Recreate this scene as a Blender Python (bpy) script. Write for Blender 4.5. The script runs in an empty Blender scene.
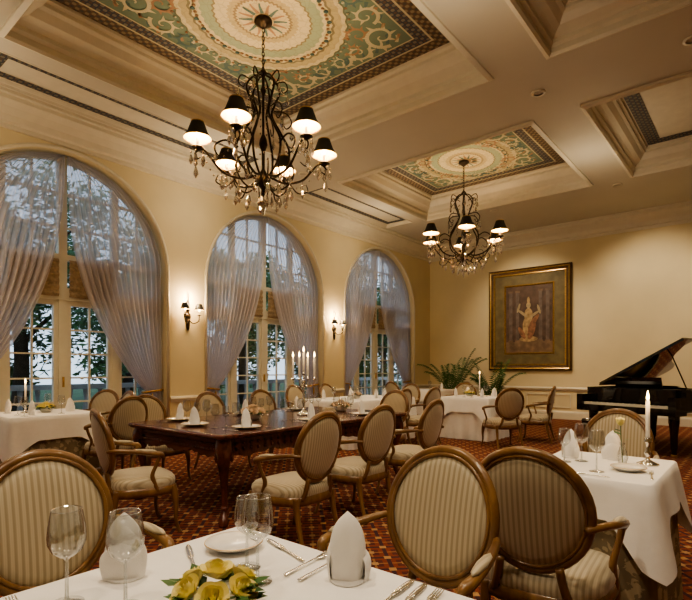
import bpy, math, random
from mathutils import Vector, Matrix
random.seed(4)
pi=math.pi; sin=math.sin; cos=math.cos
SC=bpy.context.scene
try: SC.view_settings.look='AgX - Medium High Contrast'
except Exception: pass
# ---------------------------------------------------------------- materials
def mk(name):
    m=bpy.data.materials.new(name); m.use_nodes=True
    nt=m.node_tree; b=nt.nodes['Principled BSDF']
    return m,nt,b
def mat(name,col,rough=.6,metal=0,var=0,scale=8,bump=0,bscale=40,spec=None,trans=0,emit=None,es=0,coat=0,sss=0):
    m,nt,b=mk(name)
    b.inputs['Base Color'].default_value=(*col,1)
    b.inputs['Roughness'].default_value=rough
    b.inputs['Metallic'].default_value=metal
    if spec is not None: b.inputs['Specular IOR Level'].default_value=spec
    if coat: b.inputs['Coat Weight'].default_value=coat
    if sss:
        b.inputs['Subsurface Weight'].default_value=sss; b.inputs['Subsurface Radius'].default_value=(.01,.007,.003)
    if emit:
        b.inputs['Emission Color'].default_value=(*emit,1); b.inputs['Emission Strength'].default_value=es
    tc=nt.nodes.new('ShaderNodeTexCoord')
    if var:
        n=nt.nodes.new('ShaderNodeTexNoise'); n.inputs['Scale'].default_value=scale; n.inputs['Detail'].default_value=4
        nt.links.new(tc.outputs['Object'],n.inputs['Vector'])
        r=nt.nodes.new('ShaderNodeValToRGB')
        r.color_ramp.elements[0].position=.3; r.color_ramp.elements[1].position=.7
        r.color_ramp.elements[0].color=(*[c*(1-var) for c in col],1)
        r.color_ramp.elements[1].color=(*[min(1,c*(1+var)) for c in col],1)
        nt.links.new(n.outputs['Fac'],r.inputs['Fac']); nt.links.new(r.outputs['Color'],b.inputs['Base Color'])
    if bump:
        n2=nt.nodes.new('ShaderNodeTexNoise'); n2.inputs['Scale'].default_value=bscale
        nt.links.new(tc.outputs['Object'],n2.inputs['Vector'])
        bp=nt.nodes.new('ShaderNodeBump'); bp.inputs['Strength'].default_value=bump; bp.inputs['Distance'].default_value=.01
        nt.links.new(n2.outputs['Fac'],bp.inputs['Height']); nt.links.new(bp.outputs['Normal'],b.inputs['Normal'])
    return m
def wood(name,c1,c2,rough=.3,sc=(3,30,3),coat=.3):
    m,nt,b=mk(name)
    tc=nt.nodes.new('ShaderNodeTexCoord'); mp=nt.nodes.new('ShaderNodeMapping'); mp.inputs['Scale'].default_value=sc
    n=nt.nodes.new('ShaderNodeTexNoise'); n.inputs['Scale'].default_value=2; n.inputs['Detail'].default_value=6; n.inputs['Distortion'].default_value=.6
    r=nt.nodes.new('ShaderNodeValToRGB'); r.color_ramp.elements[0].color=(*c1,1); r.color_ramp.elements[1].color=(*c2,1)
    r.color_ramp.elements[0].position=.35; r.color_ramp.elements[1].position=.65
    L=nt.links.new
    L(tc.outputs['Object'],mp.inputs[0]); L(mp.outputs[0],n.inputs['Vector']); L(n.outputs['Fac'],r.inputs[0]); L(r.outputs[0],b.inputs['Base Color'])
    b.inputs['Roughness'].default_value=rough; b.inputs['Coat Weight'].default_value=coat; b.inputs['Coat Roughness'].default_value=.15
    return m
def math_n(nt,op,a=None,b=None,c=None):
    n=nt.nodes.new('ShaderNodeMath'); n.operation=op
    for i,x in enumerate((a,b,c)):
        if x is None: continue
        if isinstance(x,(int,float)): n.inputs[i].default_value=x
        else: nt.links.new(x,n.inputs[i])
    return n.outputs[0]
def mixc(nt,f,a,b):
    n=nt.nodes.new('ShaderNodeMix'); n.data_type='RGBA'
    if isinstance(f,(int,float)): n.inputs[0].default_value=f
    else: nt.links.new(f,n.inputs[0])
    for i,x in ((6,a),(7,b)):
        if isinstance(x,tuple): n.inputs[i].default_value=(*x,1)
        else: nt.links.new(x,n.inputs[i])
    return n.outputs[2]
def objxyz(nt):
    tc=nt.nodes.new('ShaderNodeTexCoord'); s=nt.nodes.new('ShaderNodeSeparateXYZ'); nt.links.new(tc.outputs['Object'],s.inputs[0])
    return tc.outputs['Object'],s.outputs[0],s.outputs[1],s.outputs[2]

M_wall=mat('wall_plaster',(.72,.63,.42),.75,var=.04,scale=1.5,bump=.1,bscale=60)
M_ceil=mat('ceiling_plaster',(.61,.575,.485),.7,var=.03,scale=1.2)
M_trim=mat('cream_trim',(.71,.66,.54),.45,var=.03)
M_panel=mat('panel_cream',(.70,.66,.55),.7,var=.04)
M_frame=mat('window_paint',(.76,.73,.60),.4,var=.03)
M_white=mat('linen_white',(.89,.88,.87),.85,var=.02,scale=20,bump=.15,bscale=300)
M_china=mat('porcelain',(.88,.87,.84),.12,coat=.5)
M_silver=mat('silver',(.8,.78,.74),.16,metal=1)
M_iron=mat('dark_bronze',(.045,.03,.018),.38,metal=.7,var=.4,scale=20)
M_gold=mat('antique_gold',(.55,.36,.13),.32,metal=.8,var=.25,scale=30)
M_shadeo=mat('shade_black',(.012,.01,.008),.6,var=.2)
M_shadei=mat('shade_gold_lining',(.8,.6,.3),.5,emit=(1,.62,.24),es=3.2)
M_bulb=mat('bulb_glow',(1,.8,.5),.4,emit=(1,.75,.4),es=30)
M_flame=mat('flame_glow',(1,.75,.4),.4,emit=(1,.66,.26),es=22)
M_wax=mat('candle_wax',(.85,.80,.70),.5,emit=(1,.85,.6),es=.12)
M_black=mat('black_lacquer',(.006,.006,.007),.08,coat=.8)
M_ivory=mat('ivory_keys',(.75,.72,.62),.3)
M_leaf=mat('leaf_green',(.05,.13,.03),.5,var=.4,scale=15)
M_leafd=mat('tree_leaf',(.08,.18,.06),.6,var=.5,scale=.8)
M_bark=mat('bark',(.06,.045,.03),.9,var=.3)
M_petal=mat('rose_yellow',(.90,.80,.34),.6,var=.08,scale=30,sss=.3)
M_petalw=mat('rose_cream',(.85,.68,.52),.6,var=.1,scale=30)
M_pot=mat('terracotta_pot',(.16,.08,.04),.5,var=.2)
M_shade_w=mat('woven_blind',(.36,.27,.17),.8,var=.3,scale=25)
M_chairwood=wood('chair_wood',(.15,.075,.03),(.27,.15,.06),.28,(6,6,2))
M_mahog=wood('carved_mahogany',(.06,.018,.013),(.14,.04,.025),.2,(2,14,6))
M_tabtop=wood('mahogany_top',(.07,.022,.014),(.13,.04,.025),.16,(9,1.2,4))
M_stone=mat('terrace_stone',(.35,.35,.34),.8,var=.2,scale=3)
M_grass=mat('garden_lawn',(.05,.11,.03),.9,var=.4,scale=2)

def stripes():
    m,nt,b=mk('striped_upholstery')
    o,x,y,z=objxyz(nt)
    s=math_n(nt,'SINE',math_n(nt,'MULTIPLY',x,2*pi/.022))
    s2=math_n(nt,'SINE',math_n(nt,'MULTIPLY',x,2*pi/.0073))
    v=math_n(nt,'MULTIPLY_ADD',s,.5,.5); v=math_n(nt,'POWER',v,.6)
    v2=math_n(nt,'MULTIPLY_ADD',s2,.15,0.0)
    v=math_n(nt,'ADD',v,v2)
    c=mixc(nt,v,(.34,.28,.185),(.56,.495,.365))
    nt.links.new(c,b.inputs['Base Color']); b.inputs['Roughness'].default_value=.5
    b.inputs['Sheen Weight'].default_value=.4
    return m
M_fab=stripes()
def carpet():
    m,nt,b=mk('patterned_carpet'); o,x,y,z=objxyz(nt)
    P=.28
    u=math_n(nt,'MULTIPLY',math_n(nt,'ADD',x,y),1/P); v=math_n(nt,'MULTIPLY',math_n(nt,'SUBTRACT',x,y),1/P)
    fu=math_n(nt,'ABSOLUTE',math_n(nt,'SUBTRACT',math_n(nt,'FRACT',u),.5)); fv=math_n(nt,'ABSOLUTE',math_n(nt,'SUBTRACT',math_n(nt,'FRACT',v),.5))
    mx=math_n(nt,'MAXIMUM',fu,fv); mn=math_n(nt,'MINIMUM',fu,fv)
    line=math_n(nt,'GREATER_THAN',mx,.43)
    inner=math_n(nt,'LESS_THAN',mx,.27)
    core=math_n(nt,'LESS_THAN',mx,.11)
    cross=math_n(nt,'LESS_THAN',mn,.04)
    knot=math_n(nt,'GREATER_THAN',mn,.38)
    c=mixc(nt,inner,(.21,.055,.032),(.085,.028,.03))
    c=mixc(nt,math_n(nt,'MULTIPLY',cross,.8),c,(.38,.20,.09))
    c=mixc(nt,core,c,(.48,.31,.15))
    c=mixc(nt,line,c,(.045,.028,.04))
    c=mixc(nt,knot,c,(.48,.29,.13))
    n=nt.nodes.new('ShaderNodeTexNoise'); n.inputs['Scale'].default_value=60; nt.links.new(o,n.inputs['Vector'])
    c=mixc(nt,math_n(nt,'MULTIPLY',n.outputs['Fac'],.35),c,(.16,.06,.04))
    nt.links.new(c,b.inputs['Base Color']); b.inputs['Roughness'].default_value=.95; b.inputs['Specular IOR Level'].default_value=.1
    bp=nt.nodes.new('ShaderNodeBump'); bp.inputs['Strength'].default_value=.3; bp.inputs['Distance'].default_value=.01
    nt.links.new(n.outputs['Fac'],bp.inputs['Height']); nt.links.new(bp.outputs[0],b.inputs['Normal'])
    return m
M_carpet=carpet()
def ceilpaint():
    m,nt,b=mk('painted_ceiling'); o,x,y,z=objxyz(nt)
    ex=math_n(nt,'DIVIDE',x,.92); ey=math_n(nt,'DIVIDE',y,1.04)
    r=math_n(nt,'SQRT',math_n(nt,'ADD',math_n(nt,'MULTIPLY',ex,ex),math_n(nt,'MULTIPLY',ey,ey)))
    th=math_n(nt,'ARCTAN2',ey,ex)
    pet=math_n(nt,'MULTIPLY',math_n(nt,'SINE',math_n(nt,'MULTIPLY',th,40)),.010)
    r2=math_n(nt,'ADD',r,pet)
    rp=nt.nodes.new('ShaderNodeValToRGB'); e=rp.color_ramp; e.interpolation='CONSTANT'
    st=[(0,(.36,.23,.11)),(.05,(.62,.53,.33)),(.15,(.26,.17,.09)),(.165,(.48,.38,.21)),(.20,(.63,.55,.36)),(.27,(.22,.17,.09)),(.285,(.30,.36,.25)),(.35,(.63,.55,.36)),(.40,(.17,.14,.08)),(.415,(.46,.38,.22)),(.46,(.60,.54,.36)),(.485,(.10,.12,.08)),(.50,(.125,.20,.155))]
    e.elements[0].position=0; e.elements[0].color=(*st[0][1],1); e.elements[1].position=st[1][0]; e.elements[1].color=(*st[1][1],1)
    for p,c in st[2:]:
        q=e.elements.new(p); q.color=(*c,1)
    nt.links.new(math_n(nt,'MULTIPLY',r2,.5),rp.inputs[0])
    n=nt.nodes.new('ShaderNodeTexNoise'); n.inputs['Scale'].default_value=9; n.inputs['Detail'].default_value=6; nt.links.new(o,n.inputs['Vector'])
    c=mixc(nt,math_n(nt,'MULTIPLY',n.outputs['Fac'],.28),rp.outputs[0],(.29,.31,.21))
    vo=nt.nodes.new('ShaderNodeTexVoronoi'); vo.feature='DISTANCE_TO_EDGE'; vo.inputs['Scale'].default_value=11; nt.links.new(o,vo.inputs['Vector'])
    ln=math_n(nt,'LESS_THAN',vo.outputs['Distance'],.05)
    c=mixc(nt,math_n(nt,'MULTIPLY',ln,.22),c,(.18,.17,.10))
    nt.links.new(c,b.inputs['Base Color']); b.inputs['Roughness'].default_value=.6
    return m
M_paint=ceilpaint()
def border(name,base,c1,c2,freq):
    m,nt,b=mk(name); o,x,y,z=objxyz(nt)
    a=math_n(nt,'SINE',math_n(nt,'MULTIPLY',x,freq)); d=math_n(nt,'SINE',math_n(nt,'MULTIPLY',y,freq))
    p=math_n(nt,'MULTIPLY',a,d)
    c=mixc(nt,math_n(nt,'GREATER_THAN',p,.25),base,c1)
    c=mixc(nt,math_n(nt,'LESS_THAN',p,-.45),c,c2)
    nt.links.new(c,b.inputs['Base Color']); b.inputs['Roughness'].default_value=.6
    return m
M_bord=border('painted_border_blue',(.04,.055,.08),(.20,.18,.14),(.11,.07,.055),60)
M_bord2=border('painted_border_brown',(.13,.08,.05),(.26,.21,.13),(.07,.065,.06),60)
M_ribc=mat('scroll_cream',(.56,.51,.35),.6); M_ribt=mat('scroll_teal',(.08,.15,.15),.6); M_ribr=mat('scroll_rose',(.34,.20,.12),.6)
def damask():
    m,nt,b=mk('damask_skirt'); o,x,y,z=objxyz(nt)
    vo=nt.nodes.new('ShaderNodeTexVoronoi'); vo.inputs['Scale'].default_value=14; nt.links.new(o,vo.inputs['Vector'])
    n=nt.nodes.new('ShaderNodeTexNoise'); n.inputs['Scale'].default_value=18; n.inputs['Detail'].default_value=3; n.inputs['Distortion'].default_value=2; nt.links.new(o,n.inputs['Vector'])
    f=math_n(nt,'GREATER_THAN',math_n(nt,'ADD',vo.outputs['Distance'],n.outputs['Fac']),.95)
    c=mixc(nt,f,(.45,.37,.24),(.24,.19,.12)); nt.links.new(c,b.inputs['Base Color']); b.inputs['Roughness'].default_value=.7
    return m
M_damask=damask()
def sheer():
    m=bpy.data.materials.new('sheer_voile'); m.use_nodes=True; nt=m.node_tree; nt.nodes.clear()
    out=nt.nodes.new('ShaderNodeOutputMaterial')
    tr=nt.nodes.new('ShaderNodeBsdfTransparent'); tr.inputs[0].default_value=(.94,.94,.97,1)
    df=nt.nodes.new('ShaderNodeBsdfDiffuse'); df.inputs[0].default_value=(.82,.79,.81,1)
    tl=nt.nodes.new('ShaderNodeBsdfTranslucent'); tl.inputs[0].default_value=(.84,.83,.89,1)
    m1=nt.nodes.new('ShaderNodeMixShader'); m1.inputs[0].default_value=.45
    m2=nt.nodes.new('ShaderNodeMixShader')
    lw=nt.nodes.new('ShaderNodeLayerWeight'); lw.inputs[0].default_value=.4
    f=math_n(nt,'MULTIPLY_ADD',lw.outputs['Facing'],.42,.54)
    L=nt.links.new
    L(df.outputs[0],m1.inputs[1]); L(tl.outputs[0],m1.inputs[2]); L(f,m2.inputs[0]); L(tr.outputs[0],m2.inputs[1]); L(m1.outputs[0],m2.inputs[2]); L(m2.outputs[0],out.inputs[0])
    return m
M_sheer=sheer()
def glassy(name,base=.06,tint=(.95,.97,.98),rough=.02,edge=.55,blend=.25):
    m=bpy.data.materials.new(name); m.use_nodes=True; nt=m.node_tree; nt.nodes.clear()
    out=nt.nodes.new('ShaderNodeOutputMaterial')
    tr=nt.nodes.new('ShaderNodeBsdfTransparent'); tr.inputs[0].default_value=(*tint,1)
    gl=nt.nodes.new('ShaderNodeBsdfGlossy'); gl.inputs['Roughness'].default_value=rough
    mx=nt.nodes.new('ShaderNodeMixShader')
    lw=nt.nodes.new('ShaderNodeLayerWeight'); lw.inputs[0].default_value=blend
    f=math_n(nt,'MULTIPLY_ADD',lw.outputs['Facing'],edge,base)
    L=nt.links.new; L(f,mx.inputs[0]); L(tr.outputs[0],mx.inputs[1]); L(gl.outputs[0],mx.inputs[2]); L(mx.outputs[0],out.inputs[0])
    return m
M_glass=glassy('wine_glass_clear',.09,(.90,.92,.93),.01,.9,.30); M_pane=glassy('window_pane',.03,(.95,.98,1)); M_crys=glassy('crystal',.6,(1,.97,.9),.15)

# ---------------------------------------------------------------- mesh builder
class MB:
    def __init__(s): s.v=[];s.f=[];s.m=[];s.s=[]
    def add(s,vs,fs,m=0,sm=True,M=None):
        o=len(s.v)
        if M is not None: vs=[M@Vector(v) for v in vs]
        s.v+=[tuple(v) for v in vs]
        for f in fs: s.f.append(tuple(i+o for i in f)); s.m.append(m); s.s.append(sm)
    def box(s,x0,x1,y0,y1,z0,z1,m=0,M=None):
        v=[(x,y,z) for z in (z0,z1) for y in (y0,y1) for x in (x0,x1)]
        s.add(v,[(0,2,3,1),(4,5,7,6),(0,1,5,4),(2,6,7,3),(0,4,6,2),(1,3,7,5)],m,False,M)
    def rings(s,R,m=0,sm=True,close=True,cap0=False,cap1=False,M=None):
        n=len(R[0]); v=[p for r in R for p in r]; f=[]
        for j in range(len(R)-1):
            for i in range(n if close else n-1):
                a=j*n+i; b=j*n+(i+1)%n; f.append((a,b,b+n,a+n))
        if cap0: f.append(tuple(range(n))[::-1])
        if cap1: f.append(tuple((len(R)-1)*n+i for i in range(n)))
        s.add(v,f,m,sm,M)
    def lathe(s,prof,segs=16,c=(0,0,0),m=0,sm=True,M=None,cap=True):
        R=[[(c[0]+r*cos(2*pi*i/segs),c[1]+r*sin(2*pi*i/segs),c[2]+z) for i in range(segs)] for r,z in prof]
        s.rings(R,m,sm,True,cap and prof[0][0]>1e-4,cap and prof[-1][0]>1e-4,M)
    def tube(s,pts,rad,segs=8,m=0,closed=False,M=None,flat=1,cap=True):
        P=[Vector(p) for p in pts]; n=len(P)
        if not isinstance(rad,(list,tuple)): rad=[rad]*n
        R=[]; up=None
        for i in range(n):
            t=(P[(i+1)%n]-P[i-1]) if closed else (P[min(i+1,n-1)]-P[max(i-1,0)])
            if t.length<1e-9: t=Vector((0,0,1))
            t.normalize()
            if up is None:
                up=Vector((0,0,1)) if abs(t.z)<.9 else Vector((1,0,0))
            up=(up-t*up.dot(t))
            if up.length<1e-6: up=t.orthogonal()
            up.normalize(); sd=t.cross(up)
            R.append([P[i]+(up*cos(2*pi*k/segs)*flat+sd*sin(2*pi*k/segs))*rad[i] for k in range(segs)])
        if closed: R.append(R[0])
        s.rings(R,m,True,True,cap and not closed,cap and not closed,M)
    def ell(s,c,r,m=0,seg=12,ring=8,M=None):
        R=[]
        for j in range(ring+1):
            a=-pi/2+pi*j/ring; q=max(cos(a),.001)
            R.append([(c[0]+r[0]*q*cos(2*pi*i/seg),c[1]+r[1]*q*sin(2*pi*i/seg),c[2]+r[2]*sin(a)) for i in range(seg)])
        s.rings(R,m,True,True,M=M)
    def mesh(s,name,mats):
        me=bpy.data.meshes.new(name); me.from_pydata(s.v,[],s.f); 
        for mm in mats: me.materials.append(mm)
        me.polygons.foreach_set('material_index',s.m); me.polygons.foreach_set('use_smooth',s.s); me.update()
        return me
    def build(s,name,mats,loc=(0,0,0),rz=0,parent=None):
        return place(name,s.mesh(name,mats),loc,rz,parent)
def place(name,me,loc=(0,0,0),rz=0,parent=None,sc=1):
    o=bpy.data.objects.new(name,me); SC.collection.objects.link(o); o.location=loc; o.rotation_euler=(0,0,rz); o.scale=(sc,sc,sc)
    if parent: o.parent=parent
    return o
def empty(name,loc=(0,0,0),rz=0):
    o=bpy.data.objects.new(name,None); SC.collection.objects.link(o); o.location=loc; o.rotation_euler=(0,0,rz); o.empty_display_size=.2; return o
def cr(P,n=6):
    P=[tuple(p) for p in P]; Q=[P[0]]+P+[P[-1]]; out=[]
    for i in range(1,len(Q)-2):
        for k in range(n):
            t=k/n; a,b,c,d=Q[i-1],Q[i],Q[i+1],Q[i+2]
            out.append(tuple(.5*((2*b[j])+(-a[j]+c[j])*t+(2*a[j]-5*b[j]+4*c[j]-d[j])*t*t+(-a[j]+3*b[j]-3*c[j]+d[j])*t**3) for j in range(len(b))))
    out.append(P[-1]); return out
def sw(mb,P,n=6,segs=8,m=0,M=None,flat=1):
    C=cr(P,n); mb.tube([c[:3] for c in C],[max(c[3],.0005) for c in C],segs,m,False,M,flat)

# ---------------------------------------------------------------- room
XL=-7.7; YB=13.2; XR=4.6; YF=-3.6; HB=4.84; ZR=5.6
b=MB(); b.box(XL-.5,XR,YF,YB,-.1,0); b.build('floor',[M_carpet])
ARC=[(-.82,1.53),(3.04,1.53),(6.90,1.53),(10.77,1.53)]; SP=2.85
def wall_left():
    b=MB(); x0=XL; x1=XL-.42
    def zq(y0,z0,y1,z1,top):
        b.add([(x0,y0,z0),(x0,y1,z1),(x0,y1,top),(x0,y0,top)],[(0,1,2,3)],0,False)
        b.add([(x1,y0,z0),(x1,y1,z1),(x1,y1,top),(x1,y0,top)],[(3,2,1,0)],0,False)
    y=YF
    for yc,r in ARC:
        zq(y,0,yc-r,0,ZR)
        for s in (-1,1):
            b.add([(x0,yc+s*r,0),(x1,yc+s*r,0),(x1,yc+s*r,SP),(x0,yc+s*r,SP)],[(0,1,2,3)],0,False)
        N=36
        for i in range(N):
            a0=pi-pi*i/N; a1=pi-pi*(i+1)/N
            ya,za=yc+r*cos(a0),SP+r*sin(a0); yb,zb=yc+r*cos(a1),SP+r*sin(a1)
            zq(ya,za,yb,zb,ZR)
            b.add([(x0,ya,za),(x0,yb,zb),(x1,yb,zb),(x1,ya,za)],[(0,1,2,3)],0,True)
        y=yc+r
    zq(y,0,YB,0,ZR)
    b.build('wall_left',[M_wall])
wall_left()
b=MB(); b.box(XL-.42,XR+.2,YB,YB+.2,0,ZR); b.build('wall_back',[M_wall])
b=MB(); b.box(XR,XR+.2,YF,YB,0,ZR); b.build('wall_right',[M_wall])
b=MB(); b.box(XL-.42,XR+.2,YF-.2,YF,0,ZR); b.build('wall_front',[M_wall])
b=MB()
for yc,r in ARC:
    P=[(XL,yc-r-.03,0)]+[(XL,yc-(r+.03)*cos(pi*i/32),SP+(r+.03)*sin(pi*i/32)) for i in range(33)]+[(XL,yc+r+.03,0)]
    b.tube(P,.028,6,0)
b.build('trim_1',[M_trim])
def molding(name,pts,prof,m=M_trim):
    b=MB(); R=[]
    n=len(pts)
    for i in range(n):
        p=Vector(pts[i]); ns=[]
        if i>0: d=(p-Vector(pts[i-1])).normalized(); ns.append(Vector((d.y,-d.x)))
        if i<n-1: d=(Vector(pts[i+1])-p).normalized(); ns.append(Vector((d.y,-d.x)))
        nn=ns[0] if len(ns)==1 else (ns[0]+ns[1])/(1+ns[0].dot(ns[1]))
        R.append([(p.x+nn.x*o,p.y+nn.y*o,z) for o,z in prof])
    b.rings(R,0,False,False); return b.build(name,[m])
CR=[(0,4.44),(.035,4.44),(.035,4.50),(.07,4.52),(.09,4.60),(.16,4.68),(.24,4.74),(.24,4.79),(.28,4.80),(.28,HB)]
molding('trim_2',[(XL,YF),(XL,YB),(XR,YB),(XR,YF)],CR)
RAIL=[(0,.70),(.02,.70),(.035,.73),(.05,.76),(.035,.79),(0,.80)]
BASE=[(.03,0),(.03,.16),(.02,.19),(0,.20)]
molding('trim_3',[(XL,YB),(XR,YB),(XR,YF)],RAIL)
molding('baseboard_back',[(XL,YB),(XR,YB)],BASE); molding('baseboard_right',[(XR,YB),(XR,YF)],BASE)
ys=[YF]+[v for yc,r in ARC for v in (yc-r-.06,yc+r+.06)]+[YB]
for i in range(0,len(ys),2):
    if ys[i+1]-ys[i]>.1:
        molding('baseboard_left',[(XL,ys[i]),(XL,ys[i+1])],BASE)
        molding('trim_4',[(XL,ys[i]),(XL,ys[i+1])],RAIL)
b=MB()
x=XL+.3
while x<XR-1:
    for (a,c,z0,z1) in ((x,x+1.1,.28,.30),(x,x+1.1,.6,.62)): b.box(a,c,YB-.018,YB,z0,z1)
    for a in (x,x+1.08): b.box(a,a+.02,YB-.018,YB,.30,.60)
    x+=1.3
b.build('trim_5',[M_trim])

# ---------------------------------------------------------------- ceiling
XH=[(-7.38,-6.62,.07,'side'),(-6.2,-2.62,.43,'main'),(-1.85,1.75,.36,'right'),(2.4,4.2,.3,'right')]
YH=[(-2.4,.55),(1.82,5.84),(7.35,10.5)]
def ceiling():
    b=MB(); xs=[XL]+[v for h in XH for v in h[:2]]+[XR]; yy=[YF]+[v for h in YH for v in h]+[YB]
    for i in range(len(xs)-1):
        for j in range(len(yy)-1):
            if i%2==1 and j%2==1: continue
            b.add([(xs[i],yy[j],HB),(xs[i+1],yy[j],HB),(xs[i+1],yy[j+1],HB),(xs[i],yy[j+1],HB)],[(3,2,1,0)],0,False)
    b.box(XL-.4,XR+.1,YF-.1,YB+.1,HB+.5,HB+.6,0)
    prof0=[(-.07,-.0),(-.07,-.03),(-.02,-.05),(0,-.02),(0,.05),(.04,.08),(.04,.13),(.09,.17),(.16,.21),(.22,.29),(.26,.32),(.26,.36),(.30,.38),(.30,.43)]
    for hx in XH:
        for hy in YH:
            k=hx[2]/.43; side=hx[3]=='side'; kk=.12 if side else k
            R=[]
            for o,z in prof0:
                oo=o*(kk if o>0 else (.3 if side else 1)); zz=HB+z*(k if (z>0 or side) else 1)
                R.append([(hx[0]+oo,hy[0]+oo,zz),(hx[1]-oo,hy[0]+oo,zz),(hx[1]-oo,hy[1]-oo,zz),(hx[0]+oo,hy[1]-oo,zz)])
            b.rings(R,1,False)
            if hx[3]!='main':
                o=.30*kk; z=HB+hx[2]
                b.add([(hx[0],hy[0],z),(hx[1],hy[0],z),(hx[1],hy[1],z),(hx[0],hy[1],z)],[(3,2,1,0)],2,False)
                def ringb(o0,o1,zz,m):
                    A=[(hx[0]+o0,hy[0]+o0,zz),(hx[1]-o0,hy[0]+o0,zz),(hx[1]-o0,hy[1]-o0,zz),(hx[0]+o0,hy[1]-o0,zz)]
                    B=[(hx[0]+o1,hy[0]+o1,zz),(hx[1]-o1,hy[0]+o1,zz),(hx[1]-o1,hy[1]-o1,zz),(hx[0]+o1,hy[1]-o1,zz)]
                    b.rings([A,B],m,False)
                w=.13 if side else .2
                ringb(o+.03,o+.03+w,z-.004,3)
    b.build('ceiling',[M_ceil,M_trim,M_panel,M_bord])
ceiling()
def ribbon(b,pts,w,m,z):
    n=len(pts)
    for i in range(n-1):
        a=Vector(pts[i]); c=Vector(pts[i+1]); d=(c-a); 
        if d.length<1e-6: continue
        d.normalize(); nn=Vector((-d.y,d.x)); w0=w*(1-.75*i/n); w1=w*(1-.75*(i+1)/n)
        b.add([(a.x+nn.x*w0,a.y+nn.y*w0,z),(a.x-nn.x*w0,a.y-nn.y*w0,z),(c.x-nn.x*w1,c.y-nn.y*w1,z),(c.x+nn.x*w1,c.y+nn.y*w1,z)],[(0,1,2,3)],m,False)
def fresco(cx,cy,hx,hy):
    b=MB(); z=0
    b.add([(-hx,-hy,0),(hx,-hy,0),(hx,hy,0),(-hx,hy,0)],[(3,2,1,0)],0,False)
    def ringb(o0,o1,zz,m):
        A=[(-hx+o0,-hy+o0,zz),(hx-o0,-hy+o0,zz),(hx-o0,hy-o0,zz),(-hx+o0,hy-o0,zz)]
        B=[(-hx+o1,-hy+o1,zz),(hx-o1,-hy+o1,zz),(hx-o1,hy-o1,zz),(-hx+o1,hy-o1,zz)]
        b.rings([A,B],m,False)
    ringb(.30,.46,-.004,2); ringb(.46,.485,-.006,3); ringb(.485,.63,-.004,1); ringb(.63,.65,-.006,3)
    ix=hx-.7; iy=hy-.7
    for sx in (-1,1):
        for sy in (-1,1):
            def sp(x,y,r0,turn,ph,hd,m,w):
                P=[]
                for i in range(41):
                    t=i/40; r=r0*(1-t)**.8+.01; a=ph+hd*turn*2*pi*t
                    P.append((sx*(x+r*cos(a)),sy*(y+r*sin(a))))
                ribbon(b,P,w,m,-.008)
                for i in range(2,30,4):
                    p=Vector(P[i]); q=Vector(P[i+1]); d=(q-p).normalized(); nn=Vector((-d.y,d.x))
                    c0=Vector((sx*x,sy*y)); 
                    if (p-c0).dot(nn)<0: nn=-nn
                    e=p+nn*w*3.2-d*w*1.5
                    b.add([(p.x-d.x*w,p.y-d.y*w,-.007),(e.x,e.y,-.007),(p.x+d.x*w*1.2,p.y+d.y*w*1.2,-.007)],[(0,1,2)],m,False)
            sp(ix-.22,iy-.22,.20,1.4,pi/2,1,3,.030); sp(ix-.62,iy-.15,.15,1.3,0,1,3,.024); sp(ix-.15,iy-.62,.15,1.3,pi/2,-1,3,.024)
            sp(ix-.42,iy-.42,.13,1.2,pi,1,5,.022); sp(ix-.95,iy-.13,.12,1.2,pi,-1,4,.024); sp(ix-.12,iy-.95,.12,1.2,-pi/2,1,4,.024)
            sp(.18,iy-.14,.13,1.2,0,1,3,.022); sp(ix-.12,.16,.12,1.2,pi/2,1,3,.02); sp(.45,iy-.25,.10,1.1,pi,-1,5,.02)
            for k in range(9):
                t=k/8; x=.12+t*(ix-.25); y=iy-.02-.05*sin(t*pi*3)
                P=[(sx*x,sy*y),(sx*(x+.05),sy*(y-.05)),(sx*(x+.07),sy*(y-.11))]; ribbon(b,P,.022,4 if k%2 else 3,-.007)
                y2=.12+t*(iy-.25); x2=ix-.02-.05*sin(t*pi*3)
                P=[(sx*x2,sy*y2),(sx*(x2-.05),sy*(y2+.05)),(sx*(x2-.11),sy*(y2+.07))]; ribbon(b,P,.022,4 if k%2 else 5,-.007)
    for i in range(72):
        a=2*pi*i/72; b.lathe([(.001,-.012),(.020,-.01),(.001,-.009)],6,(.94*cos(a),1.06*sin(a),0),5 if i%2 else 3)
    for i in range(28):
        a=2*pi*i/28
        for k in range(3):
            aa=a+(k-1)*.07; rr=.76+.02*(k%2); b.lathe([(.001,-.008),(.030-.008*abs(k-1),-.007),(.001,-.006)],7,(.92*rr*cos(aa),1.04*rr*sin(aa),0),(5,4,5)[k])
    for i in range(16):
        a=2*pi*i/16; P=[(.92*q*cos(a+.05*sin(q*20)),1.04*q*sin(a+.05*sin(q*20))) for q in (.12,.16,.20,.24,.28)]; ribbon(b,P,.022,5 if i%2 else 4,-.008)
    b.build('ceiling_painting',[M_paint,M_bord,M_bord2,M_ribc,M_ribt,M_ribr],(cx,cy,HB+.42))
for hy in YH: fresco(-4.41,(hy[0]+hy[1])/2,1.79,(hy[1]-hy[0])/2)

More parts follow.
